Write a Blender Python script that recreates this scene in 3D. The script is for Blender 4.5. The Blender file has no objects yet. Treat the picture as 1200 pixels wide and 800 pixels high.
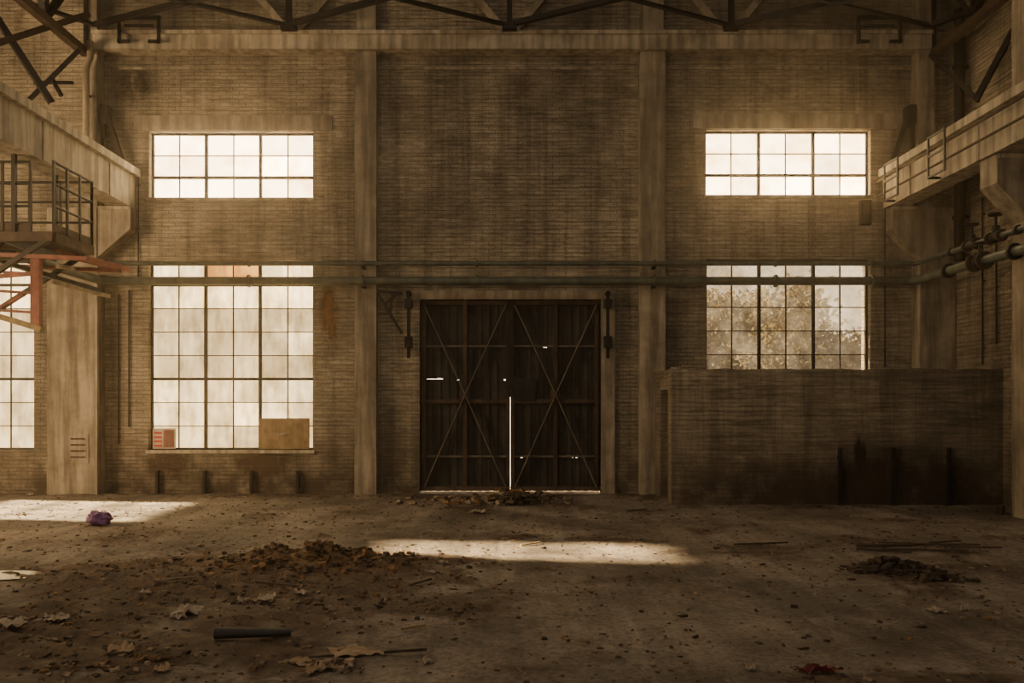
import bpy, math, random
from mathutils import Vector, noise, Matrix
random.seed(7)
D=15.55; CH=1.8
# placement helpers: u, v are image pixels (60 units = 1 m), r = distance fraction from viewpoint to end wall
def X(u): return (u-590)/60
def Z(v): return CH+(470-v)/60
def P(u,v,r): return Vector(((u-590)*r/60,-D*(1-r),CH+(470-v)*r/60))
def G(u,v,z=0.0):
    r=108/(v-470); return Vector(((u-590)*r/60,-D*(1-r),z))

# ---------------- materials
def newmat(name):
    m=bpy.data.materials.new(name); m.use_nodes=True
    nt=m.node_tree; b=nt.nodes['Principled BSDF']; return m,nt,b
def N(nt,t,**k):
    n=nt.nodes.new(t)
    for a,v in k.items(): setattr(n,a,v)
    return n
def noise_n(nt,vec,scale,detail=6,rough=.6):
    n=N(nt,'ShaderNodeTexNoise'); n.inputs['Scale'].default_value=scale; n.inputs['Detail'].default_value=detail; n.inputs['Roughness'].default_value=rough
    if vec: nt.links.new(vec,n.inputs['Vector'])
    return n.outputs['Fac']
def ramp(nt,fac,stops):
    n=N(nt,'ShaderNodeValToRGB'); e=n.color_ramp.elements
    while len(e)<len(stops): e.new(.5)
    for i,(p,c) in enumerate(stops):
        e[i].position=p; e[i].color=(c[0],c[1],c[2],1) if not isinstance(c,(int,float)) else (c,c,c,1)
    nt.links.new(fac,n.inputs[0]); return n.outputs[0]
def mix(nt,a,b,fac,mode='MIX'):
    n=N(nt,'ShaderNodeMix',data_type='RGBA',blend_type=mode)
    for s,v in ((n.inputs[0],fac),(n.inputs[6],a),(n.inputs[7],b)):
        if isinstance(v,bpy.types.NodeSocket): nt.links.new(v,s)
        else: s.default_value=v if isinstance(v,(int,float)) else (v[0],v[1],v[2],1)
    return n.outputs[2]
def coords(nt,scale=(1,1,1)):
    t=N(nt,'ShaderNodeTexCoord'); m=N(nt,'ShaderNodeMapping'); m.inputs['Scale'].default_value=scale
    nt.links.new(t.outputs['Object'],m.inputs[0]); return m.outputs[0]
def bump(nt,b,h,strength,dist=.01):
    n=N(nt,'ShaderNodeBump'); n.inputs['Strength'].default_value=strength; n.inputs['Distance'].default_value=dist
    nt.links.new(h,n.inputs['Height']); nt.links.new(n.outputs[0],b.inputs['Normal'])
def surf(name,c1,c2,scale=3,rough=.85,bs=.5,streak=.5,metal=0.0,fine=40,bd=.01):
    m,nt,b=newmat(name); v=coords(nt)
    col=ramp(nt,noise_n(nt,v,scale,8,.65),[(.35,c1),(.65,c2)])
    sv=coords(nt,(6,6,.5))
    st=ramp(nt,noise_n(nt,sv,1.2,5),[(.38,1-streak),(.6,1.0)])
    col=mix(nt,col,st,1.0,'MULTIPLY')
    nt.links.new(col,b.inputs['Base Color']); b.inputs['Roughness'].default_value=rough; b.inputs['Metallic'].default_value=metal
    bump(nt,b,noise_n(nt,v,fine,6),bs,bd); return m
def mixfac(nt,s,k):
    n=N(nt,'ShaderNodeMath',operation='MULTIPLY'); nt.links.new(s,n.inputs[0]); n.inputs[1].default_value=k; return n.outputs[0]
def brick(name,axis,dark=1.0,con=1.0):
    m,nt,b=newmat(name); t=N(nt,'ShaderNodeTexCoord'); s=N(nt,'ShaderNodeSeparateXYZ'); c=N(nt,'ShaderNodeCombineXYZ')
    nt.links.new(t.outputs['Object'],s.inputs[0]); nt.links.new(s.outputs[axis],c.inputs[0]); nt.links.new(s.outputs[2],c.inputs[1])
    wob=N(nt,'ShaderNodeTexNoise'); wob.inputs['Scale'].default_value=5; wob.inputs['Detail'].default_value=6; nt.links.new(t.outputs['Object'],wob.inputs['Vector'])
    va=N(nt,'ShaderNodeVectorMath',operation='MULTIPLY_ADD'); va.inputs[1].default_value=(.07,.045,0)
    nt.links.new(wob.outputs['Color'],va.inputs[0]); nt.links.new(c.outputs[0],va.inputs[2])
    br=N(nt,'ShaderNodeTexBrick'); nt.links.new(va.outputs[0],br.inputs['Vector'])
    for k,v in (('Scale',1),('Mortar Size',.008),('Mortar Smooth',.9),('Bias',0),('Brick Width',.25),('Row Height',.075)): br.inputs[k].default_value=v
    d=dark
    br.inputs['Color1'].default_value=(.42*d,.35*d,.255*d,1); br.inputs['Color2'].default_value=(.36*d,.298*d,.215*d,1)
    br.inputs['Mortar'].default_value=(.25*d,.20*d,.14*d,1)
    o=t.outputs['Object']
    big=ramp(nt,noise_n(nt,o,.5,9,.68),[(.36,.38),(.60,1.0)])
    col=mix(nt,br.outputs['Color'],big,1.0,'MULTIPLY')
    hs=coords(nt,(.9,.9,13)); hst=ramp(nt,noise_n(nt,hs,1.5,8,.8),[(.38,.35),(.58,1.2)])
    col=mix(nt,col,hst,.85,'MULTIPLY')
    vs=coords(nt,(3.2,3.2,.22)); vst=ramp(nt,noise_n(nt,vs,1.0,7,.72),[(.38,.3),(.52,1.0)])
    col=mix(nt,col,vst,.6,'MULTIPLY')
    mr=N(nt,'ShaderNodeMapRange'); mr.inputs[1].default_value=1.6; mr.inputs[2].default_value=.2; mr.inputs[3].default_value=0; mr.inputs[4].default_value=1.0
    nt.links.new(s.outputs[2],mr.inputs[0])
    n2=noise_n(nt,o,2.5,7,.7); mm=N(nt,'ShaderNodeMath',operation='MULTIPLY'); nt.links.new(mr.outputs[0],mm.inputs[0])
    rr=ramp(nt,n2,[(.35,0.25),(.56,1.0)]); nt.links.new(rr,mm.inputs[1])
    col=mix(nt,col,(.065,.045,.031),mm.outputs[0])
    ex=ramp(nt,noise_n(nt,o,1.1,9,.75),[(.58,0.0),(.64,1.0)])
    col=mix(nt,col,(.12,.08,.055),mixfac(nt,ex,.7))
    nt.links.new(col,b.inputs['Base Color']); b.inputs['Roughness'].default_value=.9
    f=N(nt,'ShaderNodeMath',operation='MULTIPLY_ADD'); nt.links.new(br.outputs['Fac'],f.inputs[0]); f.inputs[1].default_value=-.6
    nt.links.new(noise_n(nt,o,14,8,.7),f.inputs[2])
    bump(nt,b,f.outputs[0],.9*con,.02); return m

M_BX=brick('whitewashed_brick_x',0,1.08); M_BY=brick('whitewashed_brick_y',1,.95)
M_CON=surf('aged_concrete',(.23,.187,.135),(.41,.345,.26),2.2,.9,.6,.5)
M_CONL=surf('pale_concrete',(.36,.30,.22),(.58,.505,.385),1.6,.85,.5,.5)
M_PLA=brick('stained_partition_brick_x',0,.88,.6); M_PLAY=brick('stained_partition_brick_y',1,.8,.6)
M_STAIN=surf('oil_stain',(.02,.013,.009),(.05,.034,.022),3,.8,.4,.4)
M_DK=surf('dark_steel',(.010,.009,.008),(.028,.023,.018),5,.6,.3,.3,.4)
M_RUST=surf('rusty_steel',(.045,.028,.018),(.10,.062,.040),6,.8,.5,.4,.2)
M_RED=surf('red_painted_steel',(.16,.035,.022),(.32,.08,.045),6,.6,.4,.4)
M_YEL=surf('yellow_painted_steel',(.20,.13,.04),(.30,.21,.075),6,.6,.4,.4)
M_GRN=surf('green_painted_pipe',(.05,.062,.048),(.12,.13,.095),4,.5,.3,.4)
M_PALE=surf('pale_painted_steel',(.28,.22,.15),(.42,.34,.24),5,.7,.3,.4)
M_DOOR=surf('corroded_sheet_metal',(.026,.022,.018),(.062,.051,.040),3,.7,.5,.6,.2)
M_DBR=surf('door_bracing_steel',(.11,.088,.064),(.20,.16,.118),5,.7,.4,.4,.1)
M_WOOD=surf('weathered_plywood',(.22,.14,.07),(.42,.29,.15),4,.85,.4,.3)
M_ROOF=surf('roof_deck',(.05,.035,.022),(.09,.065,.04),2,.9,.4,.3)

# ---------------- mesh builder
class MB:
    def __init__(s): s.v=[];s.f=[];s.m=[];s.mats=[]
    def mi(s,m):
        if m not in s.mats: s.mats.append(m)
        return s.mats.index(m)
    def poly(s,pts,faces,m):
        o=len(s.v); s.v+= [tuple(p) for p in pts]; i=s.mi(m)
        for f in faces: s.f.append(tuple(o+k for k in f)); s.m.append(i)
    def box(s,x0,x1,y0,y1,z0,z1,m):
        x0,x1=min(x0,x1),max(x0,x1);y0,y1=min(y0,y1),max(y0,y1);z0,z1=min(z0,z1),max(z0,z1)
        s.poly([(x0,y0,z0),(x1,y0,z0),(x1,y1,z0),(x0,y1,z0),(x0,y0,z1),(x1,y0,z1),(x1,y1,z1),(x0,y1,z1)],
         [(0,3,2,1),(4,5,6,7),(0,1,5,4),(1,2,6,5),(2,3,7,6),(3,0,4,7)],m)
    def bar(s,a,b,w,h,m,up=None):
        a=Vector(a);b=Vector(b);d=(b-a).normalized()
        up=Vector(up) if up else (Vector((0,0,1)) if abs(d.z)<.9 else Vector((0,1,0)))
        sx=d.cross(up).normalized()*w/2; sy=sx.cross(d).normalized()*h/2
        s.poly([a-sx-sy,a+sx-sy,a+sx+sy,a-sx+sy,b-sx-sy,b+sx-sy,b+sx+sy,b-sx+sy],
         [(0,3,2,1),(4,5,6,7),(0,1,5,4),(1,2,6,5),(2,3,7,6),(3,0,4,7)],m)
    def angle(s,a,b,w,m):  # L section
        s.bar(a,b,w,w*.15,m); a=Vector(a);b=Vector(b);d=(b-a).normalized()
        up=Vector((0,0,1)) if abs(d.z)<.9 else Vector((0,1,0)); sx=d.cross(up).normalized(); sy=sx.cross(d).normalized()
        o=sx*w*.45+sy*w*.45; s.bar(a+o,b+o,w*.15,w,m)
    def cyl(s,a,b,r,m,n=14,r2=None):
        a=Vector(a);b=Vector(b);d=(b-a).normalized();r2=r if r2 is None else r2
        up=Vector((0,0,1)) if abs(d.z)<.9 else Vector((0,1,0)); sx=d.cross(up).normalized(); sy=sx.cross(d)
        pts=[]
        for q,rr in ((a,r),(b,r2)):
            for i in range(n):
                t=2*math.pi*i/n; pts.append(q+sx*math.cos(t)*rr+sy*math.sin(t)*rr)
        fs=[(i,(i+1)%n,n+(i+1)%n,n+i) for i in range(n)]+[tuple(range(n-1,-1,-1)),tuple(range(n,2*n))]
        s.poly(pts,fs,m)
    def tube(s,path,r,m,n=12):
        path=[Vector(p) for p in path]; pts=[];L=len(path)
        for k,q in enumerate(path):
            d=(path[min(k+1,L-1)]-path[max(k-1,0)]).normalized()
            up=Vector((0,0,1)) if abs(d.z)<.95 else Vector((0,1,0)); sx=d.cross(up).normalized(); sy=sx.cross(d)
            for i in range(n):
                t=2*math.pi*i/n; pts.append(q+sx*math.cos(t)*r+sy*math.sin(t)*r)
        fs=[(k*n+i,k*n+(i+1)%n,(k+1)*n+(i+1)%n,(k+1)*n+i) for k in range(L-1) for i in range(n)]
        fs+=[tuple(range(n-1,-1,-1)),tuple(range((L-1)*n,L*n))]
        s.poly(pts,fs,m)
    def ring(s,c,R,r,m,axis='Z',n=20,k=6):
        pts=[];fs=[]
        for i in range(n):
            t=2*math.pi*i/n
            for j in range(k):
                q=2*math.pi*j/k; a=(R+r*math.cos(q)); p=(a*math.cos(t),a*math.sin(t),r*math.sin(q))
                if axis=='X': p=(p[2],p[0],p[1])
                if axis=='Y': p=(p[0],p[2],p[1])
                pts.append(Vector(c)+Vector(p))
        for i in range(n):
            for j in range(k): fs.append((i*k+j,((i+1)%n)*k+j,((i+1)%n)*k+(j+1)%k,i*k+(j+1)%k))
        s.poly(pts,fs,m)
    def prism_xz(s,pts,y0,y1,m):
        n=len(pts); v=[(x,y0,z) for x,z in pts]+[(x,y1,z) for x,z in pts]
        s.poly(v,[tuple(range(n)),tuple(range(2*n-1,n-1,-1))]+[(i,n+i,n+(i+1)%n,(i+1)%n) for i in range(n)],m)
    def chunk(s,c,sz,m,flat=.6):
        pts=[]
        R=Matrix.Rotation(random.random()*6.28,3,'Z')@Matrix.Rotation(random.uniform(-.5,.5),3,'X')
        a=sz*random.uniform(.6,1.4);b=sz*random.uniform(.5,1);h=sz*random.uniform(.3,.8)*flat
        for z in (-1,1):
            for x,y in ((-1,-1),(1,-1),(1,1),(-1,1)):
                pts.append(Vector(c)+R@Vector((x*a*random.uniform(.5,1),y*b*random.uniform(.5,1),z*h*random.uniform(.6,1))))
        s.poly(pts,[(0,3,2,1),(4,5,6,7),(0,1,5,4),(1,2,6,5),(2,3,7,6),(3,0,4,7)],m)
    def done(s,name,smooth=False,parent=None):
        me=bpy.data.meshes.new(name); me.from_pydata(s.v,[],s.f)
        for m in s.mats: me.materials.append(m)
        me.polygons.foreach_set('material_index',s.m)
        me.update()
        import bmesh
        bm=bmesh.new(); bm.from_mesh(me); bmesh.ops.recalc_face_normals(bm,faces=bm.faces); bm.to_mesh(me); bm.free()
        if smooth:
            try: me.shade_smooth(); me.set_sharp_from_angle(angle=.7)
            except Exception: pass
        o=bpy.data.objects.new(name,me); bpy.context.scene.collection.objects.link(o)
        if parent: o.parent=parent
        return o

def wall_holes(name,axis,a0,a1,z0,z1,p0,p1,holes,mat):
    A=sorted({a0,a1,*[h[0] for h in holes],*[h[1] for h in holes]}); B=sorted({z0,z1,*[h[2] for h in holes],*[h[3] for h in holes]})
    def solid(i,j):
        if i<0 or j<0 or i>=len(A)-1 or j>=len(B)-1: return False
        ca=(A[i]+A[i+1])/2; cb=(B[j]+B[j+1])/2
        return not any(h[0]<ca<h[1] and h[2]<cb<h[3] for h in holes)
    mb=MB()
    def q(pts): mb.poly([(a,p,z) if axis==0 else (p,a,z) for a,p,z in pts],[(0,1,2,3)],mat)
    for i in range(len(A)-1):
        for j in range(len(B)-1):
            if not solid(i,j): continue
            a,b,c,d=A[i],A[i+1],B[j],B[j+1]
            q([(a,p0,c),(b,p0,c),(b,p0,d),(a,p0,d)]); q([(a,p1,c),(b,p1,c),(b,p1,d),(a,p1,d)])
            if not solid(i-1,j): q([(a,p0,c),(a,p1,c),(a,p1,d),(a,p0,d)])
            if not solid(i+1,j): q([(b,p0,c),(b,p1,c),(b,p1,d),(b,p0,d)])
            if not solid(i,j-1): q([(a,p0,c),(b,p0,c),(b,p1,c),(a,p1,c)])
            if not solid(i,j+1): q([(a,p0,d),(b,p0,d),(b,p1,d),(a,p1,d)])
    me=bpy.data.meshes.new(name); me.from_pydata(mb.v,[],mb.f); me.materials.append(mat)
    import bmesh
    bm=bmesh.new(); bm.from_mesh(me); bmesh.ops.remove_doubles(bm,verts=bm.verts,dist=1e-5); bmesh.ops.recalc_face_normals(bm,faces=bm.faces); bm.to_mesh(me); bm.free()
    o=bpy.data.objects.new(name,me); bpy.context.scene.collection.objects.link(o); return o

ROOF=11.4; LX=-15.0; RX=X(1110); REAR=-20.0
wins=[(175,367,154,232),(174,367,305,527),(827,1020,152,229),(828,1020,303,527),(-155,40,305,527)]
holes=[(X(a),X(b),Z(d),Z(c)) for a,b,c,d in wins]+[(X(492),X(704),0.0,Z(351))]
AW=[(-2.5,-.25,3.5,5.6),(-4.6,-3.6,7.75,9.8)]
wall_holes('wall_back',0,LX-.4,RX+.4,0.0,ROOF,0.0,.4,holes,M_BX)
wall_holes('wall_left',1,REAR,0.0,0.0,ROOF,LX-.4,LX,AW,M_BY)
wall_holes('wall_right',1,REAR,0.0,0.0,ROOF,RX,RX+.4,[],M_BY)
wall_holes('wall_front',0,LX-.4,RX+.4,0.0,ROOF,REAR-.4,REAR,[(-13,7.5,0.0,6.5)],M_BX)  # unseen rear wall, added so less light reaches the upper hall
mb=MB(); mb.box(LX-.4,RX+.4,REAR-.4,.4,ROOF,ROOF+.3,M_ROOF); mb.done('ceiling')

# ---------------- windows
def glassmat(name,kind):
    m=bpy.data.materials.new(name); m.use_nodes=True; nt=m.node_tree; b=nt.nodes['Principled BSDF']
    at=N(nt,'ShaderNodeAttribute',attribute_name='tint'); v=coords(nt)
    if kind=='hi': base=ramp(nt,noise_n(nt,v,2.2,6,.6),[(.35,(.80,.50,.20)),(.55,(1,.74,.40))]); st=14.0
    elif kind=='lo':
        sv=coords(nt,(4,4,1.2)); a=ramp(nt,noise_n(nt,sv,1.4,5,.6),[(.35,(.58,.38,.15)),(.6,(1,.70,.32))])
        bb=ramp(nt,noise_n(nt,v,1.2,8,.7),[(.35,.5),(.6,1.0)]); base=mix(nt,a,bb,1.0,'MULTIPLY'); st=3.6
    else:
        base=ramp(nt,noise_n(nt,v,2.0,8,.7),[(.40,(.35,.24,.12)),(.62,(1,.72,.40))]); st=.8
    c=mix(nt,base,at.outputs['Color'],1.0,'MULTIPLY')
    nt.links.new(c,b.inputs['Emission Color']); b.inputs['Emission Strength'].default_value=st  # daylight through the dirty panes is put in as emission
    b.inputs['Base Color'].default_value=(.1,.08,.05,1); b.inputs['Roughness'].default_value=.35
    if kind=='tree':   # dusty but see-through glass: trees outside show through
        tr=N(nt,'ShaderNodeBsdfTransparent'); ms=N(nt,'ShaderNodeMixShader')
        f=ramp(nt,noise_n(nt,v,3.0,8,.75),[(.35,.45),(.65,.85)])
        nt.links.new(f,ms.inputs[0]); nt.links.new(tr.outputs[0],ms.inputs[1]); nt.links.new(b.outputs[0],ms.inputs[2])
        nt.links.new(ms.outputs[0],nt.nodes['Material Output'].inputs['Surface'])
    return m
GM={k:glassmat('glowing_dirty_glass_'+k,k) for k in ('hi','lo','tree')}
def window(name,x0,x1,z0,z1,cols,rows,kind,thickrow=None,seed=0):
    rnd=random.Random(seed); mb=MB(); y=.16
    w=(x1-x0)/cols; h=(z1-z0)/rows
    fr=.035
    mb.box(x0,x0+fr,y-.04,y+.04,z0,z1,M_DK); mb.box(x1-fr,x1,y-.04,y+.04,z0,z1,M_DK)
    mb.box(x0,x1,y-.04,y+.04,z0,z0+fr,M_DK); mb.box(x0,x1,y-.04,y+.04,z1-fr,z1,M_DK)
    for i in range(1,cols):
        t=.028 if i%2==0 else .010
        mb.box(x0+i*w-t,x0+i*w+t,y-(.05 if i%2==0 else .02),y+.03,z0,z1,M_DK)
    for j in range(1,rows):
        t=.026 if (thickrow and j in thickrow) else .009
        mb.box(x0,x1,y-(.045 if t>.02 else .018),y+.028,z0+j*h-t,z0+j*h+t,M_DK)
    o=mb.done(name)
    vs=[];fs=[];cs=[]
    for i in range(cols):
        for j in range(rows):
            k=len(vs); a=x0+i*w;c=z0+j*h; dy=rnd.uniform(-.004,.004)
            vs+=[(a,y+.01+dy,c),(a+w,y+.01,c),(a+w,y+.01,c+h),(a,y+.01-dy,c+h)]; fs.append((k,k+1,k+2,k+3))
            u=rnd.uniform(.72,1.0)
            if rnd.random()<.12: u*=.75
            if rnd.random()<.12: u*=1.5
            if kind=='tree':
                fz_=j/(rows-1); u*= (2.0 if i>=4 and j>4 else 1.0)*(.75+.7*max(0,fz_-.4))
            if kind=='lo':
                if j>=rows-2: u*=1.8
                elif j>=3: u*=.75
                if j<3: u*=1.15
            wm=rnd.uniform(.9,1.05); q=(u,u*.985*wm**.3,u*wm,1)
            if kind=='lo' and j==7 and i in (2,3): q=(u*.45,u*.27,u*.12,1)
            cs.append(q)
    me=bpy.data.meshes.new('panes'); me.from_pydata(vs,[],fs); me.materials.append(GM[kind])
    ca=me.color_attributes.new('tint','FLOAT_COLOR','CORNER')
    for p in me.polygons:
        for li in p.loop_indices: ca.data[li].color=cs[p.index]
    g=bpy.data.objects.new('panes_'+name,me); bpy.context.scene.collection.objects.link(g); g.parent=o
    return o
kinds=['hi','lo','hi','tree','lo']; rws=[3,8,3,8,8]
for i,((a,b,c,d),k,rw) in enumerate(zip(wins,kinds,rws)):
    window('window_%d'%(i+1),X(a),X(b),Z(d),Z(c),6,rw,k,(1,) if rw==3 else (3,7),i+3)
for nm,(y0,y1,z0,z1) in (('window_6',AW[0]),('window_7',AW[1])):
    mb=MB(); xx=LX-.2
    for t in (0,.25,.5,.75,1): mb.box(xx-.02,xx+.02,y0+(y1-y0)*t-.025,y0+(y1-y0)*t+.025,z0,z1,M_DK)
    for t in (0,.33,.66,1): mb.box(xx-.02,xx+.02,y0,y1,z0+(z1-z0)*t-.025,z0+(z1-z0)*t+.025,M_DK)
    mb.done(nm)

# ---------------- trees and bright sky seen through window_4
rt=random.Random(11)
M_BARK=surf('tree_bark',(.03,.022,.014),(.06,.042,.026),6)
ml_,nt,b=newmat('sunlit_leaves'); b.inputs['Base Color'].default_value=(.09,.075,.03,1); b.inputs['Roughness'].default_value=.7
tl=N(nt,'ShaderNodeBsdfTranslucent'); tl.inputs[0].default_value=(.26,.20,.09,1); ms=N(nt,'ShaderNodeMixShader'); ms.inputs[0].default_value=.5
nt.links.new(b.outputs[0],ms.inputs[1]); nt.links.new(tl.outputs[0],ms.inputs[2]); nt.links.new(ms.outputs[0],nt.nodes['Material Output'].inputs['Surface'])
def branch(mb,a,d,L,r,dep):
    b_=a+d*L
    b_.y=max(b_.y,1.3)
    mb.cyl(a,b_,r,M_BARK,6,r*.6)
    if dep<=1:
        for _ in range(45 if dep==0 else 25):
            c=b_+Vector((rt.gauss(0,.24),rt.gauss(0,.2),rt.gauss(0,.2))); s=rt.uniform(.05,.10); c.y=max(c.y,.8)
            u=Vector((rt.gauss(0,1),rt.gauss(0,1),rt.gauss(0,1))).normalized(); w=u.cross(Vector((rt.gauss(0,1),rt.gauss(0,1),.3))).normalized()
            mb.poly([c-u*s,c+w*s*.5,c+u*s,c-w*s*.5],[(0,1,2,3)],ml_)
    if dep==0: return
    for _ in range(3):
        nd=(d+Vector((rt.gauss(0,.55),rt.gauss(0,.35),rt.gauss(.1,.3)))).normalized()
        branch(mb,b_ if _ else a+d*L*.6,nd,L*rt.uniform(.65,.88),r*.6,dep-1)
for tx,ty,h in ((4.6,2.4,1.35),(5.7,2.9,1.6),(6.7,2.3,1.15),(7.6,3.0,1.0)):
    mb=MB(); branch(mb,Vector((tx,ty,0)),Vector((rt.uniform(-.1,.1),0,1)),h,.09,4); mb.done('garden_tree')
m,nt,b=newmat('hazy_sky'); v=coords(nt)
nt.links.new(ramp(nt,noise_n(nt,v,.7,4,.5),[(.35,(.70,.47,.23)),(.6,(1,.76,.46))]),b.inputs['Emission Color']); b.inputs['Emission Strength'].default_value=2.8; b.inputs['Base Color'].default_value=(0,0,0,1)
mb=MB(); mb.poly([(2.2,6.0,0),(13,6.0,0),(13,6.0,8),(2.2,6.0,8)],[(0,1,2,3)],m); mb.done('sky_backdrop')

mb=MB()
for a,b,c,d in ((158,390,136,153),(812,1056,134,151)): mb.box(X(a),X(b),-.03,.02,Z(d),Z(c),M_CON)
mb.done('trim_1')
mb=MB()
for a,b,c,d in ((172,369,527,531),(172,369,232,235),(825,1022,229,232)): mb.box(X(a),X(b),-.05,.1,Z(d),Z(c),M_CONL)
mb.done('trim_2')

# ---------------- concrete frame on end wall
mb=MB()
for a,b in ((418,443),(748,777)):
    mb.box(X(a),X(b),-.22,.02,0,Z(66),M_CON); mb.box(X(a)+.02,X(b)-.02,-.14,.02,Z(46),ROOF,M_CON)
mb.done('end_wall_pilasters')
mb=MB(); mb.box(X(118),X(1082),-.30,.02,Z(65),Z(46),M_CONL); mb.box(X(118),X(1082),-.36,.02,Z(49),Z(45),M_CONL)
mb.box(X(140),X(1068),-.03,.02,Z(82),Z(79),M_CON)
mb.done('ring_beam')
mb=MB(); mb.box(X(478),X(492),-.05,.1,0,Z(351),M_BX); mb.box(X(704),X(720),-.05,.1,0,Z(351),M_CON); mb.box(X(478),X(720),-.07,.1,Z(351),Z(341),M_CON)
mb.done('door_frame')

# ---------------- columns with corbels
def column(name,side,y1,depth,low,up,corb):
    mb=MB(); s=side
    xs=[s*abs(low[0]),s*abs(low[1])]
    y0=y1-depth
    mb.box(xs[0],xs[1],y0,y1,0,Z(248),M_CON)
    mb.box(s*abs(up[0]),s*abs(up[1]),y0+.05,y1,Z(248),ROOF-.01,M_CON)
    inner=s*min(abs(low[0]),abs(low[1])); cx=s*corb
    mb.prism_xz([(inner,Z(305)),(cx,Z(272)),(cx,Z(246)),(inner,Z(246))],y0+.02,y1,M_CON)
    mb.box(inner-s*.05,cx+s*.02,y0,y1,Z(250),Z(246),M_CONL)
    mb.box(inner-.015,inner+.015,y0-.01,y0+.05,0,Z(310),M_CONL)
    return mb.done(name)
column('crane_column',-1,.02,.34,(X(66),X(123)),(X(108),X(122)),7.15)
column('crane_column',1,.02,.34,(X(1068),X(1109)),(X(1068),X(1086)),7.45)
column('crane_column',1,-3.1,.45,(7.95,8.66),(7.95,8.3),7.45)
column('crane_column',-1,-8.0,.45,(X(66),X(123)),(X(108),X(122)),7.15)
column('crane_column',1,-9.5,.45,(7.95,8.66),(7.95,8.3),7.45)

def crane_beam(name,s,xi):
    mb=MB(); zt=Z(200);zb=Z(245)
    a=s*xi;b=s*(xi+.42)
    mb.box(a,b,-16,-.02,zb,zt-.14,M_CONL); mb.box(s*(xi-.10),s*(xi+.55),-16,-.02,zt-.14,zt,M_CONL)
    mb.box(s*(xi+.15),s*(xi+.28),-16,-.02,zt,zt+.05,M_RUST); mb.box(s*(xi+.18),s*(xi+.25),-16,-.02,zt+.05,zt+.14,M_RUST)
    y=-1.0
    while y>-15:
        mb.box(s*(xi-.015),a,y-.06,y+.06,zb,zt-.14,M_CONL) ; mb.box(s*(xi+.08),s*(xi+.35),y-.05,y+.05,zt+.0,zt+.07,M_DK); y-=2.1
    return mb.done(name)
crane_beam('crane_runway_beam',-1,7.17); crane_beam('crane_runway_beam',1,7.40)

for s,x0 in ((-1,X(128)),(1,X(1062))):
    mb=MB()
    mb.box(x0-.07,x0+.07,-.25,-.002,Z(150),Z(128),M_DK)
    mb.bar((x0-.02*s,-.15,Z(135)),(x0-s*.32,-.15,Z(190)),.08,.08,M_DK); mb.bar((x0+.04*s,-.15,Z(128)),(x0+.04*s,-.15,Z(198)),.07,.07,M_DK); mb.bar((x0,-.15,Z(186)),(x0-s*.32,-.15,Z(188)),.06,.06,M_DK)
    mb.done('crane_end_stop')

# ---------------- roof bracing
mb=MB(); zc=Z(43)
def brace(u0,u1_at_top,m=M_DK,w=.09,ext=3.0):
    a=Vector((X(u0),-.42,zc)); b=P(u1_at_top,0,.91); b.z=zc; d=(b-a); b2=a+d*ext
    mb.angle(a,b2,w,m)
for n,l in ((345,(205,450)),(597,(470,725)),(850,(742,1000))):
    for t in l: brace(n,t)
    mb.box(X(n)-.14,X(n)+.14,-.5,-.3,zc-.07,zc+.05,M_DK)
    mb.bar((X(n),-.4,zc),(X(n),-.4,ROOF-.05),.1,.1,M_DK)
    for k in (-1,1):
        mb.bar((X(n)+k*.05,-.12,Z(44)),(X(n)+k*1.5,-.12,Z(-60)),.09,.13,M_PALE)
for t0,t in ((125,20),(125,235),(1078,960),(1078,1190)): brace(t0,t)
for s,xx in ((-1,X(110)),(1,X(1085))):
    z0=Z(70); z1=Z(-30)
    mb.bar((xx,-.3,z0),(xx,-9,z0),.14,.14,M_RUST); mb.bar((xx,-.3,z1),(xx,-9,z1),.14,.14,M_DK)
    y=-.3;k=0
    while y>-8.5:
        mb.angle((xx,y,z0 if k%2 else z1),(xx,y-1.3,z1 if k%2 else z0),.10,M_DK); mb.angle((xx,y,z0),(xx,y,z1),.08,M_DK); y-=1.3;k+=1
mb.done('roof_bracing')
mb=MB()
mb.angle(P(-40,-30,.85),P(58,122,.9),.1,M_DK); mb.angle(P(30,125,.9),P(95,60,.93),.07,M_DK); mb.angle(P(-10,95,.88),P(60,150,.92),.08,M_RUST)
mb.cyl(P(40,97,.92),P(86,97,.95),.03,M_DK); mb.cyl(P(60,90,.92),P(72,112,.92),.04,M_DK)
mb.angle(P(-20,60,.85),P(105,20,.95),.1,M_RUST)
mb.done('aisle_wind_brace')
mb=MB()
mb.angle(P(1090,66,.97),P(1146,120,.90),.08,M_DK); mb.angle(P(1146,118,.90),P(1215,-10,.86),.09,M_DK)
mb.done('wall_wind_brace')

for (a,b) in ((150,199),(993,1044)):
    mb=MB(); y=-.42
    mb.bar((X(a),y,Z(33)),(X(b),y,Z(33)),.05,.06,M_DK)
    for u in (a+2,b-2): mb.bar((X(u),y,Z(33)),(X(u),y,Z(62)),.05,.05,M_DK)
    mb.bar((X(a),y+.0,Z(60)),(X(a+14),y,Z(60)),.05,.05,M_DK); mb.bar((X(b-14),y,Z(60)),(X(b),y,Z(60)),.05,.05,M_DK)
    mb.bar((X(a+8),y,Z(42)),(X(b-8),y,Z(42)),.04,.04,M_DK); mb.bar((X(a+2),y,Z(47)),(X(a+2),-.3,Z(47)),.04,.04,M_DK); mb.bar((X(b-2),y,Z(47)),(X(b-2),-.3,Z(47)),.04,.04,M_DK)
    mb.done('hanging_bracket_frame')

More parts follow.
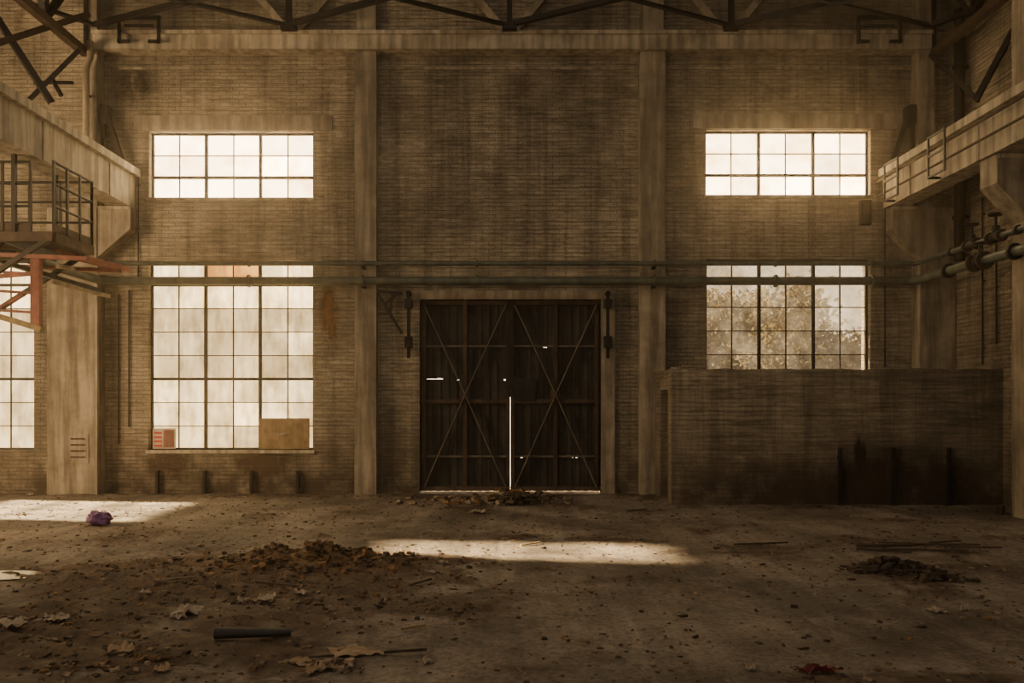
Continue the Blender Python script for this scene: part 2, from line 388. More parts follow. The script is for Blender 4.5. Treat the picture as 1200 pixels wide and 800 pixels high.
# ---------------- pipes
def bend(c,a0,a1,R,n=6):
    return [Vector((c[0]+R*math.cos(a0+(a1-a0)*i/n),c[1]+R*math.sin(a0+(a1-a0)*i/n),c[2])) for i in range(n+1)]
def hall_pipe(name,z,r,m,y,xl,xr,yl):
    mb=MB(); R=.18
    path=[Vector((-14.95,yl,z)),Vector((xl-.3,yl,z)),Vector((xl-.05,yl+.05,z)),Vector((xl,yl+.3,z))]+bend((xl+R,y-R,z),math.pi,math.pi/2,R)+bend((xr-R,y-R,z),math.pi/2,0,R)+[Vector((xr,-11.0,z))]
    mb.tube(path,r,m,14)
    for x in [X(u) for u in (300,430,560,762,900,1010)]: mb.cyl((x-.02,y,z),(x+.02,y,z),r*1.5,m,14)
    for yy in (-1.6,-3.4,-6): mb.cyl((xr,yy-.03,z),(xr,yy+.03,z),r*1.6,M_DK,14)
    for x in [X(u) for u in (430,762)]:
        mb.bar((x,y-.05,z-r-.02),(x,-.225,z-r-.02),.06,.04,M_DK)
    mb.done(name,True)
hall_pipe('steam_pipe',Z(313),.045,M_GRN,-.42,-7.60,7.85,-2.95)
hall_pipe('steam_pipe',Z(333),.08,M_GRN,-.42,-7.62,7.80,-3.15)
def valve(mb,c,r,h):
    c=Vector(c)
    mb.cyl(c-Vector((0,.16,0)),c-Vector((0,.12,0)),r*2,M_RUST); mb.cyl(c+Vector((0,.12,0)),c+Vector((0,.16,0)),r*2,M_RUST)
    mb.cyl(c-Vector((0,.12,0)),c,r*1.1,M_DK,14,r*1.7); mb.cyl(c,c+Vector((0,.12,0)),r*1.7,M_DK,14,r*1.1)
    mb.cyl(c,c+Vector((0,0,h*.5)),r*1.1,M_DK); mb.cyl(c+Vector((0,0,h*.5)),c+Vector((0,0,h)),.02,M_DK)
    mb.ring(c+Vector((0,0,h)),.10,.016,M_DK)
    for a in (0,1.05,2.1): 
        d=Vector((math.cos(a)*.1,math.sin(a)*.1,0)); mb.bar(c+Vector((0,0,h))-d,c+Vector((0,0,h))+d,.015,.015,M_DK)
for p,r,h in (((7.85,-2.2,Z(313)),.05,.34),((7.85,-2.85,Z(313)),.05,.36),((7.80,-2.5,Z(333)),.075,.3)):
    o=MB(); valve(o,p,r,h); o.done('gate_valve',True)
mb=MB(); x=8.5;y=-.7
mb.cyl((x,y,Z(313)),(x,y,9.1),.09,M_DK)
for z in (5.2,6.6,8.0): mb.cyl((x,y,z),(x,y,z+.06),.12,M_DK); mb.bar((x,y,z+.03),(RX-.002,y,z+.03),.04,.04,M_DK)
mb.done('rainwater_downpipe',True)
mb=MB(); x=X(119); mb.tube([(x,-.42,Z(60)),(x,-.42,Z(78)),(x-.08,-.42,Z(90)),(x-.08,-.42,Z(190))],.06,M_PALE,12)
mb.bar((x-.08,-.42,Z(120)),(x-.08,-.25,Z(120)),.06,.04,M_DK)
mb.done('vent_pipe',True)
for a,b,c in ((152,340,500),(140,345,520),(62,330,520),(1036,240,430),(163,205,330)):
    mb=MB(); mb.cyl((X(a),-.03,Z(c)),(X(a),-.03,Z(b)),.014,M_DK,8)
    for t in (.1,.5,.9): z=Z(c)+(Z(b)-Z(c))*t; mb.box(X(a)-.03,X(a)+.03,-.02,-.001,z-.01,z+.01,M_DK)
    mb.done('electrical_conduit')
for y,a,b in ((-1.2,430,250),(-1.6,410,290)):
    mb=MB(); mb.cyl((8.63,y,Z(a)),(8.63,y,Z(b)),.014,M_DK,8)
    for t in (.1,.5,.9): z=Z(a)+(Z(b)-Z(a))*t; mb.box(8.64,8.665,y-.03,y+.03,z-.01,z+.01,M_DK)
    mb.done('wall_cable')
mb=MB(); mb.box(X(1006),X(1018),-.12,-.001,Z(264),Z(236),M_DK); mb.box(X(1008),X(1016),-.15,-.12,Z(252),Z(240),M_RUST); mb.done('junction_box')

# ---------------- door
mb=MB(); yd=.12
zt=Z(351)
for li,(x0,x1) in enumerate(((X(492),X(597.5)),(X(598.3),X(704)))):
    nseg=44; w=(x1-x0)/nseg
    rowz=[.03,Z(535),Z(470),Z(444),Z(405),zt]
    gaps={(0,3,i):.020 for i in range(3,11)} if li==0 else {(1,2,i):.022 for i in (31,33,34,36)}
    for k in range(5):
        for i in range(nseg):
            xa=x0+i*w; ya=yd+.03+(.02 if (i//2)%2 else 0); z0=rowz[k]; z1=rowz[k+1]
            if (li,k,i) in gaps: z0+=gaps[(li,k,i)]*random.uniform(.3,1.0)
            elif random.random()<.02 and 0<i<nseg-1: z1-=random.uniform(.002,.012)+.02
            mb.box(xa,xa+w,ya,ya+.008,z0,z1,M_DOOR)
            if (i//2)%2!=((i+1)//2)%2: mb.box(xa+w-.004,xa+w+.004,yd+.03,yd+.058,z0,z1,M_DOOR)
    xm=(x0+x1)/2; f=.075
    for xx in (x0+f/2+.04*(li==0),xm,x1-f/2-.04*(li==1)): mb.box(xx-f/2,xx+f/2,yd-.06,yd+.03,.04,zt,M_RUST)
    for zz in (.09,zt-.05,Z(470),): mb.box(x0,x1,yd-.05,yd+.03,zz-.04,zz+.04,M_RUST)
    for zz in (Z(405),Z(535)): mb.box(x0,x1,yd-.02,yd+.03,zz-.018,zz+.018,M_DBR)
    zm=Z(462)
    for sx in (x0+.08,x1-.08):
        mb.bar((sx,yd-.075,zt-.1),(xm,yd-.075,zm),.02,.085,M_DBR); mb.bar((sx,yd-.075,.12),(xm,yd-.075,zm),.02,.085,M_DBR)
    mb.box(xm-.09,xm+.09,yd-.09,yd-.06,zm-.10,zm+.10,M_RUST)
mb.box(X(594),X(601.5),yd-.08,yd-.06,Z(465),zt,M_DK)
mb.box(X(602),X(628),yd-.07,yd-.05,Z(470),Z(442),M_DK)
mb.done('door_1')
m,nt,b=newmat('glowing_yard'); b.inputs['Base Color'].default_value=(.6,.5,.35,1); b.inputs['Emission Color'].default_value=(1,.80,.52,1); b.inputs['Emission Strength'].default_value=4  # emissive card: daylight behind the door gaps is put in as glow
mb=MB(); mb.poly([(X(480),1.2,0),(X(716),1.2,0),(X(716),1.2,Z(340)),(X(480),1.2,Z(340))],[(0,1,2,3)],m); mb.box(X(460),X(736),.4,1.3,-.05,0,M_CON); mb.done('yard_backdrop')

for u in (480,711):
    mb=MB()
    mb.bar((X(u),-.16,Z(345)),(X(u),-.16,Z(420)),.06,.05,M_DK); mb.box(X(u)-.07,X(u)+.07,-.26,-.08,Z(408),Z(395),M_DK); mb.box(X(u)-.07,X(u)+.07,-.22,-.08,Z(362),Z(352),M_DK)
    mb.cyl((X(u),-.22,Z(345)),(X(u),-.08,Z(345)),.05,M_DK)
    mb.done('door_track_bracket')
mb=MB()
mb.bar((X(444),-.25,Z(343)),(X(474),-.25,Z(346)),.05,.05,M_DK); mb.bar((X(445),-.25,Z(345)),(X(473),-.25,Z(392)),.05,.05,M_DK); mb.bar((X(462),-.25,Z(345)),(X(459),-.25,Z(368)),.04,.04,M_DK)
mb.bar((X(468),-.25,Z(346)),(X(452),-.25,Z(358)),.03,.03,M_DK)
mb.done('pipe_support_bracket')

# ---------------- partition room on the right
px0=X(765); zp=CH+.56; yf=-1.55
wall_holes('partition_side_wall',1,yf,0.0,0.0,zp,px0,px0+.16,[(-1.42,-.75,0.0,2.0)],M_PLAY)
mb=MB()
n=60; top=[]
for i in range(n+1):
    x=px0+(RX-px0)*i/n; z=zp+noise.noise(Vector((x*3,0,0)))*.025
    top.append((x,z))
poly=[(px0,0)]+[(RX,0)]+top[::-1]
mb.prism_xz(poly,yf-.001,yf-.18,M_PLA)
for i in range(14):
    a=random.uniform(.0,.16); mb.chunk((px0+a,yf-.09,zp+.01-random.random()*.35*(a<.06)),.05,M_CON)
mb.done('partition_front_wall')
for u in (985,1048,1113):
    mb=MB()
    x=P(u,0,.885).x; mb.bar((x,yf-.215,0),(x,yf-.215,1.0),.055,.055,M_DK); mb.box(x-.07,x+.07,yf-.26,yf-.187,0,.03,M_DK)
    mb.box(x-.04,x+.04,yf-.22,yf-.187,.8,.86,M_DK)
    mb.done('rusted_stub_post')
for u in (186,241,296,350):
    mb=MB(); mb.box(X(u)-.025,X(u)+.025,-.10,-.001,0,.45,M_DK); mb.done('wall_anchor_stub')
def stain(name,cx,cz,wx,wz,y,col,lo,hi,sc=3.0,amax=.9):
    m,nt,b=newmat(name+'_deposit'); v=coords(nt)
    nt.links.new(ramp(nt,noise_n(nt,v,sc*1.5,8,.7),[(.3,col),(.7,tuple(c*2 for c in col))]),b.inputs['Base Color']); b.inputs['Roughness'].default_value=.85
    sv=coords(nt,(1,1,.45)); al=ramp(nt,noise_n(nt,sv,sc,9,.78),[(.35,0.0),(.65,1.0)]); t=N(nt,'ShaderNodeTexCoord')
    gr=N(nt,'ShaderNodeTexGradient',gradient_type='SPHERICAL'); mp=N(nt,'ShaderNodeMapping')
    mp.inputs['Location'].default_value=(-cx/wx,0,-cz/wz); mp.inputs['Scale'].default_value=(1/wx,0,1/wz)
    nt.links.new(t.outputs['Object'],mp.inputs[0]); nt.links.new(mp.outputs[0],gr.inputs[0])
    mul=N(nt,'ShaderNodeMath',operation='MULTIPLY'); nt.links.new(al,mul.inputs[0]); nt.links.new(gr.outputs['Fac'],mul.inputs[1])
    nt.links.new(ramp(nt,mul.outputs[0],[(lo,0.0),(hi,amax)]),b.inputs['Alpha'])
    q=MB(); q.poly([(cx-wx,y,max(.0,cz-wz)),(cx+wx,y,max(.0,cz-wz)),(cx+wx,y,cz+wz),(cx-wx,y,cz+wz)],[(0,1,2,3)],m); q.done(name)
stain('oil_splash',6.9,.15,1.7,1.05,yf-.186,(.03,.02,.013),.01,.30,2.2,.75)
stain('oil_splash',5.0,.1,1.9,.9,yf-.1862,(.045,.03,.02),.05,.40,2.4,.6)
stain('oil_splash',P(1008,0,.888).x,.9,.14,.42,yf-.1865,(.015,.010,.007),.05,.3,5,.8)
stain('rust_stain',X(386),Z(370),.24,.8,-.004,(.13,.060,.018),.02,.36,3.0,.9)
stain('rust_stain',X(310),Z(542),.9,.35,-.004,(.05,.028,.016),.05,.40,2.0,.8)
stain('rust_stain',X(200),Z(545),.7,.35,-.0045,(.05,.028,.016),.05,.40,2.3,.8)
stain('soot_stain',X(155),Z(100),.5,.5,-.004,(.02,.014,.010),.05,.35,2.3,.8)

# ---------------- window clutter
mb=MB(); mb.box(X(303),X(362),.02,.06,Z(526),Z(490),M_WOOD); 
mb.prism_xz([(X(322),Z(509)),(X(326),Z(508)),(X(338),Z(505)),(X(340),Z(507)),(X(325),Z(511))],.015,.02,M_PALE); mb.done('plywood_board')
mr,nt,b=newmat('red_sign_paint'); b.inputs['Base Color'].default_value=(.55,.05,.03,1)
mw=surf('faded_paper',(.45,.36,.28),(.65,.55,.42),4,.8,.2,.1)
mb=MB(); mb.box(X(177),X(204),.07,.09,Z(526),Z(502),mw)
for k in range(4): mb.box(X(179),X(188),.062,.07,Z(506+k*5+2.5),Z(506+k*5),mr)
mb.box(X(190),X(202),.062,.07,Z(524),Z(504),surf('faded_pink',(.35,.12,.08),(.5,.25,.18),4)); mb.done('warning_sign')
mb=MB(); xx=P(80,0,.98).x; mb.box(xx,xx+.4,-.335,-.325,Z(541),Z(507),M_CON)
for k in range(4): mb.box(xx+.06,xx+.34,-.338,-.335,Z(514+k*7),Z(512+k*7),M_RUST)
mb.done('faded_notice')

# ---------------- left service platform
mb=MB(); xr=-410/60; xl=-8.9; ya=-2.33; yb=-3.45; zf=CH+155/60; zr=CH+218/60
mb.box(xl,xr,yb,ya,zf-.05,zf,M_RUST)
for y in (ya,yb): mb.box(xl,xr,y-.04,y+.04,zf-.16,zf-.02,M_RUST)
mb.box(xr-.04,xr+.04,yb,ya,zf-.16,zf-.02,M_RUST)
def rail(a,b,posts):
    a=Vector(a);b=Vector(b)
    for h in (1.05,.72,.38): mb.cyl(a+Vector((0,0,h)),b+Vector((0,0,h)),.02,M_DK,8)
    mb.bar(a+Vector((0,0,.06)),b+Vector((0,0,.06)),.01,.12,M_RUST)
    for i in range(posts+1): 
        p=a.lerp(b,i/posts); mb.bar(p,p+Vector((0,0,1.07)),.035,.035,M_DK)
rail((xr,yb,zf),(xr,ya,zf),3); rail((xl,yb,zf),(xr-.35,yb,zf),4); rail((xl,ya,zf),(xr,ya,zf),4)
for y in (ya,yb):
    mb.bar((xr-.05,y,zf-.1),(xl+.3,y,zf-1.2),.07,.07,M_DK); mb.bar((xr-.6,y,zf-.1),(xr-.6,y,CH+240/60-.02),.06,.06,M_DK)
    mb.bar((xl,y,zf-.3),(xr+.5,y-.0,zf-.42),.06,.06,M_RED)
mb.bar((xr-.9,yb+.2,zf-.12),(xl+.3,yb+.1,zf-.7),.12,.05,M_RUST)
mb.done('crane_access_platform')
mb=MB()
a=P(43,302,.80); z1=P(43,385,.80).z
mb.bar(a+Vector((0,0,.2)),(a.x,a.y,z1),.14,.10,M_RED); mb.bar((a.x-.75,a.y,a.z+.2),(a.x-.75,a.y,z1+.1),.10,.08,M_RED)
mb.bar(P(-30,362,.80),P(50,386,.80),.12,.08,M_YEL); mb.bar(P(-30,326,.80),P(44,320,.80),.06,.06,M_RED)
mb.bar(P(28,345,.80),P(0,360,.8),.05,.05,M_RED)
for k in range(4): mb.bar((a.x-.75,a.y,z1+.3+k*.3),(a.x,a.y,z1+.25+k*.3),.04,.04,M_RED)
mb.done('crane_hanger_frame')
mb=MB()
mb.bar(P(-20,268,.78),P(68,303,.80),.12,.14,M_GRN); mb.bar(P(-20,300,.80),P(115,340,.88),.10,.07,M_GRN)
mb.bar(P(68,296,.82),P(150,316,.94),.09,.10,M_RED); mb.bar(P(68,312,.82),P(140,322,.94),.07,.06,M_PALE)
mb.bar(P(60,330,.85),P(128,347,.95),.06,.06,M_PALE)
mb.done('crane_cable_gantry')
mb=MB()
for zz in (Z(200)-.25,Z(232)): mb.cyl((7.25,-14,zz),(7.25,-.1,zz),.022,M_RUST,8)
for y in (-.5,-2.05):
    for dy in (0,-.5):
        mb.bar((7.2,y+dy,Z(244)),(7.2,y+dy,Z(200)-.02),.03,.03,M_DK)
    for zz in (Z(243),Z(222),Z(203)): mb.bar((7.2,y,zz),(7.2,y-.5,zz),.03,.03,M_DK)
    mb.bar((7.2,y,Z(243)),(7.4,y,Z(243)),.035,.035,M_DK)
mb.done('runway_ladder_frames')

# ---------------- floor
def dirtmask(x,y):
    n=noise.fractal(Vector((x*.9,y*.9,0)),1,2,5)
    a=math.exp(-(((x+2.6)/2.3)**2+((y+7.4)/1.1)**2))*1.4
    b=math.exp(-(((x+3.6)/2.8)**2+((y+10.0)/1.5)**2))*.95
    c=math.exp(-((y+.2)/.6)**2)*.7
    d=math.exp(-(((x-3.8)/1.6)**2+((y+5.7)/.5)**2))*.6+math.exp(-(((x-4.6)/1.2)**2+((y+7.2)/.6)**2))*.6
    e=math.exp(-(((x-4.5)/2.8)**2+((y+1.9)/.5)**2))*.6
    return max(0,min(1,a+b+c+d+e+n*.85-.06))
def mound(x,y): return math.exp(-(((x+2.1)/.95)**2+((y+6.85)/.42)**2))
def rut(x,y):   # pairs of wheel tracks running through the dirt on the left
    q=0
    for k in (0,.55,1.5,2.05):
        d=(y+6.6)*.42-(x+4.6)*.30-k*.45+.05*noise.noise(Vector((x*2,y*2,0)))
        q+=math.exp(-(d/.06)**2)
    return q*max(0,min(1,(-x-1.2)))*max(0,min(1,(-y-4.5)))
def fz(x,y,mask=None):
    m=dirtmask(x,y) if mask is None else mask
    z=noise.fractal(Vector((x*1.3,y*1.3,5)),1,2,4)*.008
    z+=m*(.015+.035*abs(noise.fractal(Vector((x*5,y*5,2)),1,2,4)))
    z+=.26*mound(x,y)*(.65+.7*noise.noise(Vector((x*5,y*5,1))))
    z+=.06*math.exp(-(((x+3.6)/1.2)**2+((y+7.6)/.3)**2))
    z-=.035*rut(x,y)
    if m>.15: z+=.022*m*math.sin((y*1.0+x*.45)*20+2.5*noise.noise(Vector((x,y,0))))*max(0,min(1,(-x-.5)))
    return z
def axis_pts(a,b,f):
    p=[a]
    while p[-1]<b: p.append(p[-1]+f(p[-1]))
    p[-1]=b; return p
xsA=axis_pts(LX-.4,RX+.4,lambda x:.045 if x>-8 else .25); ysA=axis_pts(REAR,.0,lambda y:.3 if y<-11.5 else (.04 if y<-5 else .06))
nx,ny=len(xsA),len(ysA); vs=[];att=[];att2=[]
for y in ysA:
    for x in xsA:
        m_=dirtmask(x,y); e=min(1,max(0,-y/.3)); vs.append((x,y,fz(x,y,m_)*e)); att.append(m_*(1-.8*min(1,rut(x,y)))); att2.append(mound(x,y))
fs=[(j*nx+i,j*nx+i+1,(j+1)*nx+i+1,(j+1)*nx+i) for j in range(ny-1) for i in range(nx-1)]
me=bpy.data.meshes.new('floor'); me.from_pydata(vs,[],fs)
ca=me.attributes.new('dirt','FLOAT','POINT'); ca.data.foreach_set('value',att)
ca=me.attributes.new('ochre','FLOAT','POINT'); ca.data.foreach_set('value',att2)
me.polygons.foreach_set('use_smooth',[True]*len(fs))
m,nt,b=newmat('dusty_concrete_floor'); o=N(nt,'ShaderNodeTexCoord').outputs['Object']
base=ramp(nt,noise_n(nt,o,.8,10,.7),[(.35,(.18,.146,.113)),(.5,(.33,.275,.22)),(.66,(.46,.39,.32))])
sp=ramp(nt,noise_n(nt,o,18,8,.75),[(.38,.4),(.55,1.0)]); base=mix(nt,base,sp,.8,'MULTIPLY')
wp=ramp(nt,noise_n(nt,o,.45,9,.72),[(.42,.42),(.52,1.0)]); base=mix(nt,base,wp,.85,'MULTIPLY')
tv=coords(nt,(3.0,.22,1)); base=mix(nt,base,ramp(nt,noise_n(nt,tv,1.2,7,.7),[(.40,.6),(.56,1.08)]),.6,'MULTIPLY')
at=N(nt,'ShaderNodeAttribute',attribute_name='dirt')
dc=ramp(nt,noise_n(nt,o,5,9,.75),[(.35,(.03,.020,.013)),(.5,(.08,.05,.031)),(.68,(.19,.12,.068))])
at2=N(nt,'ShaderNodeAttribute',attribute_name='ochre'); dc=mix(nt,dc,ramp(nt,noise_n(nt,o,9,6,.7),[(.35,(.09,.045,.015)),(.6,(.32,.18,.065))]),at2.outputs['Fac'])
ml=N(nt,'ShaderNodeMath',operation='MULTIPLY_ADD'); nt.links.new(noise_n(nt,o,3.5,9,.75),ml.inputs[0]); ml.inputs[1].default_value=1.8; ml.inputs[2].default_value=-.9
ad=N(nt,'ShaderNodeMath',operation='ADD'); nt.links.new(ml.outputs[0],ad.inputs[0]); nt.links.new(at.outputs['Fac'],ad.inputs[1])
df=ramp(nt,ad.outputs[0],[(.2,0.0),(.6,.92)])
col=mix(nt,base,dc,df)
nt.links.new(ramp(nt,noise_n(nt,o,.9,6,.6),[(.36,.5),(.5,.85)]),b.inputs['Roughness'])
vo=N(nt,'ShaderNodeTexVoronoi',feature='DISTANCE_TO_EDGE'); vo.inputs['Scale'].default_value=.45
wv=N(nt,'ShaderNodeVectorMath',operation='MULTIPLY_ADD'); nn=N(nt,'ShaderNodeTexNoise'); nn.inputs['Scale'].default_value=2; nn.inputs['Detail'].default_value=6
nt.links.new(o,nn.inputs['Vector']); nt.links.new(nn.outputs['Color'],wv.inputs[0]); wv.inputs[1].default_value=(.5,.5,0); nt.links.new(o,wv.inputs[2]); nt.links.new(wv.outputs[0],vo.inputs['Vector'])
ck=ramp(nt,vo.outputs['Distance'],[(.0,.5),(.008,1.0)]); col2=mix(nt,col,ck,.6,'MULTIPLY'); nt.links.new(col2,b.inputs['Base Color'])
hh=N(nt,'ShaderNodeMath',operation='ADD'); nt.links.new(noise_n(nt,o,22,10,.75),hh.inputs[0]); nt.links.new(noise_n(nt,o,90,6,.7),hh.inputs[1])
bump(nt,b,hh.outputs[0],.9,.025)
me.materials.append(m); fo=bpy.data.objects.new('floor',me); bpy.context.scene.collection.objects.link(fo)

# ---------------- debris
M_S1=surf('rubble_dark',(.04,.026,.017),(.10,.066,.042),8,.9); M_S2=surf('rubble_tan',(.20,.145,.10),(.36,.27,.19),8,.9); M_S3=surf('rubble_ochre',(.16,.085,.032),(.30,.165,.065),8,.9)
mb=MB(); cnt=0
while cnt<10500:
    x=random.uniform(-8.6,8.2); y=random.uniform(-11.8,-.4); d=dirtmask(x,y)
    if random.random()>d*d*.9+.16: continue
    if x>px0-.1 and y>yf-.25: continue
    sz=random.choice([.006,.009,.012,.016,.022]) if random.random()<.97 else .035
    mb.chunk((x,y,fz(x,y,d)+sz*.15),sz,random.choice([M_S1,M_S1,M_S2,M_S3])); cnt+=1
mb.done('rubble_debris')
mb=MB()
for i in range(230):
    x=random.gauss(-.30,.65); y=-1.2+random.gauss(0,.28); s=random.uniform(.02,.09); h=.2*math.exp(-((x-.1)/.5)**2)
    mb.chunk((x,y,s*.3+random.random()*h),s,random.choice([M_S1,M_S2,M_S2,M_S3]))
for i in range(60):
    x=random.gauss(.35,.2); y=-1.6+random.gauss(0,.12); mb.chunk((x,y,.03+random.random()*.16),random.uniform(.04,.10),M_S1)
mb.done('doorway_rubble_pile')
mb=MB()
for i in range(900):
    x=-2.1+random.gauss(0,.65); y=-6.85+random.gauss(0,.3); s=random.choice([.008,.012,.018,.025,.04]); mb.chunk((x,y,fz(x,y)+s*.2),s,random.choice([M_S3,M_S1,M_S3,M_S1]),1.0)
mb.done('soil_clods')
def heap(nm,specs):
    mb=MB()
    for (u,v,w,d,n,h,s0,s1,ms) in specs:
        c=G(u,v)
        for i in range(n):
            a=random.gauss(0,w/2.2); bb=random.gauss(0,d/2.2); s=random.uniform(s0,s1); hh=h*math.exp(-(a/w)**2*3-(bb/d)**2*3)*random.random()
            mb.chunk((c.x+a,c.y+bb,fz(c.x+a,c.y+bb)+s*.2+hh),s,random.choice(ms),.7)
    mb.done(nm)
heap('scrap_heap',[(1045,670,.5,.3,170,.14,.015,.07,[M_S1,M_S1,M_STAIN]),(1095,680,.3,.15,60,.08,.015,.06,[M_S1])])
heap('broken_plaster',[(385,784,.3,.12,60,.05,.008,.04,[M_S1,M_S2]),(95,786,.4,.1,50,.04,.008,.035,[M_S1,M_S2,M_S3]),(285,708,.3,.12,40,.03,.01,.04,[M_S2,M_S1]),(40,730,.35,.15,40,.03,.01,.04,[M_S2,M_S1]),(170,775,.3,.1,40,.03,.008,.03,[M_S1,M_S3])])
mb=MB()
for i in range(12):
    u=random.uniform(1000,1110); v=random.uniform(636,646); p=G(u,v); L=random.uniform(.3,.8); a=random.uniform(-.35,.25)
    z=fz(p.x,p.y)+.02; mb.bar((p.x,p.y,z),(p.x+L*math.cos(a),p.y+L*math.sin(a),z+random.uniform(-.01,.02)),random.uniform(.02,.05),.015,M_S1)
mb.done('timber_scraps')
mb=MB()
for u,v,L,a in ((700,603,.3,.2),(520,595,.5,-.3),(735,600,.4,.5),(450,768,.3,.1),(610,640,.3,.6),(180,690,.4,.3),(300,690,.5,-.4),(480,690,.3,.9),(90,660,.5,.2),(860,640,.7,.1),(830,648,.5,-.1),(905,650,.4,.2),(445,712,.12,1.5),(470,740,.2,.4),(340,775,.3,.2)):
    p=G(u,v); z=fz(p.x,p.y)+.02; mb.bar((p.x,p.y,z),(p.x+L*math.cos(a),p.y+L*math.sin(a),z+.01),.02,.016,random.choice([M_WOOD,M_S1,M_S2]))
mb.done('wood_sticks')
M_CARD=surf('cardboard',(.24,.17,.10),(.38,.28,.18),5,.9,.3,.1); M_PAP=surf('waste_paper',(.26,.21,.155),(.46,.385,.30),7,.8,.3,.2)
def sheet(mb,u,v,w,d,rot,m,curl=.05,seed=0):
    c=G(u,v); n=14; pts=[];fs=[]; z0=sorted(fz(c.x+a,c.y+b_) for a in(-w/2,0,w/2) for b_ in(-d/2,0,d/2))[6]
    rr=random.Random(seed); sk=rr.uniform(-.35,.35); tp=rr.uniform(.0,.45)
    for j in range(n+1):
        for i in range(n+1):
            s=i/n-.5; t=j/n-.5
            e=max(abs(s),abs(t))*2
            a=(s*(1-tp*(t+.5))+sk*t+.06*e*noise.noise(Vector((s*7+seed,t*7,0))))*w; b_=(t+.08*e*noise.noise(Vector((s*7+seed,t*7,9))))*d
            h=curl*(abs(noise.noise(Vector((s*3.2+seed,t*3.2,seed*.7))))+.35*abs(noise.noise(Vector((s*9+seed,t*9,3)))))*.8
            x=c.x+a*math.cos(rot)-b_*math.sin(rot); y=c.y+a*math.sin(rot)+b_*math.cos(rot); pts.append((x,y,z0+.002+h))
    for j in range(n):
        for i in range(n): k=j*(n+1)+i; fs.append((k,k+1,k+n+2,k+n+1))
    mb.poly(pts,fs,m)
mb=MB(); sheet(mb,412,766,.36,.24,.3,M_CARD,.05,1); sheet(mb,352,780,.2,.13,-.4,M_CARD,.06,2); sheet(mb,142,765,.2,.16,.2,M_CARD,.07,3); sheet(mb,372,790,.22,.1,.9,M_CARD,.1,4); sheet(mb,190,788,.12,.1,.1,M_CARD,.06,14); mb.done('cardboard_pieces')
mb=MB()
for i,(u,v,w,d,r) in enumerate(((220,719,.24,.24,.1),(208,726,.12,.12,.6),(14,737,.24,.24,0),(65,728,.2,.18,.4),(313,705,.18,.18,-.3),(285,708,.1,.12,.5),(352,700,.08,.14,1.2),(1098,718,.16,.12,.1),(520,664,.1,.08,.3),(560,601,.3,.3,.1),(25,603,.2,.15,0),(35,580.5,.15,.1,0),(1130,716,.08,.06,.2),(500,776,.08,.07,.8),(448,708,.05,.16,.2),(170,700,.12,.1,.3),(880,785,.07,.06,.3))):
    sheet(mb,u,v,w,d,r,M_PAP,.07,i+10)
mb.done('paper_litter')
m_rb=surf('black_rubber',(.010,.009,.008),(.022,.019,.016),6,.6,.3,.1)
mb=MB(); a=G(252,752); bq=G(341,748); a.z=fz(a.x,a.y)+.05; bq.z=fz(bq.x,bq.y)+.03
n=18;pts=[]
for q,r in ((a,.05),(bq,.028)):
    d=(bq-a).normalized(); sxv=d.cross(Vector((0,0,1))).normalized(); syv=sxv.cross(d)
    for rr in (r,r*.8):
        for i in range(n): t=2*math.pi*i/n; pts.append(q+sxv*math.cos(t)*rr*1.1+syv*math.sin(t)*rr*.9)
fs=[]
for i in range(n):
    j=(i+1)%n; fs+=[(i,j,2*n+j,2*n+i),(n+i,3*n+i,3*n+j,n+j),(i,n+i,n+j,j),(2*n+i,2*n+j,3*n+j,3*n+i)]
mb.poly(pts,fs,m_rb); mb.done('rubber_tube',True)
m,nt,b=newmat('purple_plastic'); v=coords(nt); nt.links.new(ramp(nt,noise_n(nt,v,9,5),[(.4,(.09,.03,.13)),(.6,(.22,.10,.26))]),b.inputs['Base Color']); b.inputs['Roughness'].default_value=.35
mb=MB(); c=G(116,616); nu,nv=28,16; pts=[];fs=[]
for j in range(nv+1):
    th=math.pi*j/nv
    for i in range(nu):
        ph=2*math.pi*i/nu; dv=Vector((math.sin(th)*math.cos(ph),math.sin(th)*math.sin(ph),math.cos(th)))
        k=1+.4*noise.noise(dv*2.2+Vector((3,1,0)))+.15*noise.noise(dv*7)
        p=Vector((dv.x*.17,dv.y*.12,dv.z*.11))*k; p.z=max(p.z,-.085); pts.append(c+p+Vector((0,0,.10)))
for j in range(nv):
    for i in range(nu): fs.append((j*nu+i,j*nu+(i+1)%nu,(j+1)*nu+(i+1)%nu,(j+1)*nu+i))
mb.poly(pts,fs,m)
for sx in (-.08,.07): mb.tube([c+Vector((sx-.04,0,.16)),c+Vector((sx-.02,.0,.22)),c+Vector((sx+.02,0,.22)),c+Vector((sx+.05,0,.16))],.008,m,6)
mb.done('plastic_bag',True)
m,nt,b=newmat('red_rag_cloth'); b.inputs['Base Color'].default_value=(.12,.025,.018,1)
mb=MB(); sheet(mb,958,789,.24,.10,.2,m,.08,31); mb.done('red_rag',True)
mb=MB(); p=P(1173,0,.81); 
mb.cyl((p.x,p.y,0),(p.x,p.y,.13),.05,M_DK); mb.cyl((p.x,p.y,.13),(p.x,p.y,.15),.065,M_RUST); mb.done('floor_bolt_stub')
m,nt,b=newmat('water'); b.inputs['Base Color'].default_value=(.06,.05,.04,1); b.inputs['Roughness'].default_value=.15
mb=MB(); c=G(2,677); zz=max(fz(c.x+a,c.y+b_) for a in (-.3,0,.3) for b_ in (-.15,0,.15))-.008; mb.poly([(c.x+math.cos(t*.2618)*.42*(1+.3*noise.noise(Vector((math.cos(t*.26),math.sin(t*.26),0)))),c.y+math.sin(t*.2618)*.22,zz) for t in range(24)],[tuple(range(24))],m); mb.done('puddle')

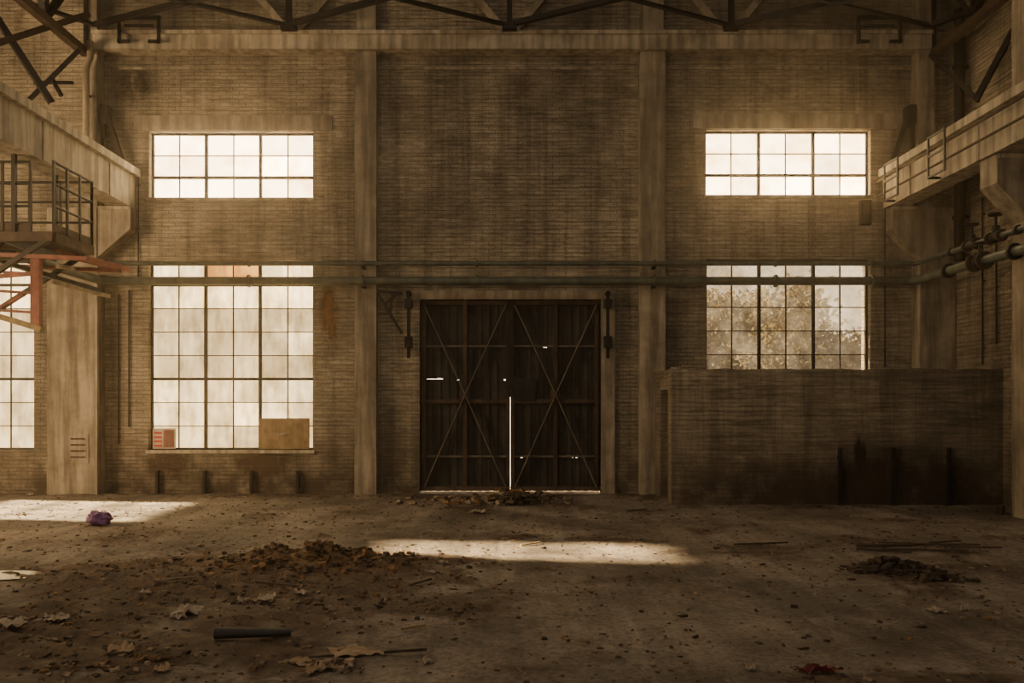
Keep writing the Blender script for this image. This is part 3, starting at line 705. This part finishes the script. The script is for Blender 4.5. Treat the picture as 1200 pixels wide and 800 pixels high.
# ---------------- lights
w=bpy.data.worlds.new('World'); bpy.context.scene.world=w; w.use_nodes=True
bg=w.node_tree.nodes['Background']; bg.inputs[0].default_value=(1,.82,.61,1); bg.inputs[1].default_value=.90
s=bpy.data.lights.new('sun','SUN'); s.energy=66; s.angle=math.radians(1.4); s.color=(1,.72,.38)
so=bpy.data.objects.new('sun',s); so.rotation_euler=Vector((1,-.12,-.57)).to_track_quat('-Z','Y').to_euler(); so.location=(-20,0,14); bpy.context.scene.collection.objects.link(so)
def area(name,loc,aim,sx,sy,e,col=(1,.82,.60)):
    l=bpy.data.lights.new(name,'AREA'); l.shape='RECTANGLE'; l.size=sx; l.size_y=sy; l.energy=e; l.color=col
    o=bpy.data.objects.new(name,l); o.location=loc; o.rotation_euler=(Vector(aim)-Vector(loc)).to_track_quat('-Z','Y').to_euler(); bpy.context.scene.collection.objects.link(o)
area('overhead_fill',(-1.5,-8.5,ROOF-.15),(-1.5,-7.5,0),8,5,320)  # added overhead fill to brighten the hall; the roof has no opening
area('aisle_daylight',(-14.6,-6,4.5),(-7,-1.5,3.8),6,4,1900,(1,.68,.35))

# thin, strongly forward-scattering dust in the air: gives the window glow
hm=bpy.data.materials.new('dusty_air'); hm.use_nodes=True; nt=hm.node_tree; nt.nodes.clear()
out=nt.nodes.new('ShaderNodeOutputMaterial'); vsn=nt.nodes.new('ShaderNodeVolumeScatter'); vsn.inputs['Density'].default_value=.006; vsn.inputs['Anisotropy'].default_value=.9; vsn.inputs['Color'].default_value=(1,.85,.62,1)
nt.links.new(vsn.outputs[0],out.inputs['Volume'])
mb=MB(); mb.box(LX+.01,RX-.01,-16.5,-.001,.001,ROOF-.3,hm); mb.done('dusty_air_haze')

cam=bpy.data.cameras.new('camera'); co=bpy.data.objects.new('camera',cam); bpy.context.scene.collection.objects.link(co)
co.location=(0,-D,CH); co.rotation_euler=(math.pi/2,0,0); cam.lens=28; cam.sensor_width=36; cam.shift_x=10/1200; cam.shift_y=70/1200
cam.clip_end=200
bpy.context.scene.camera=co
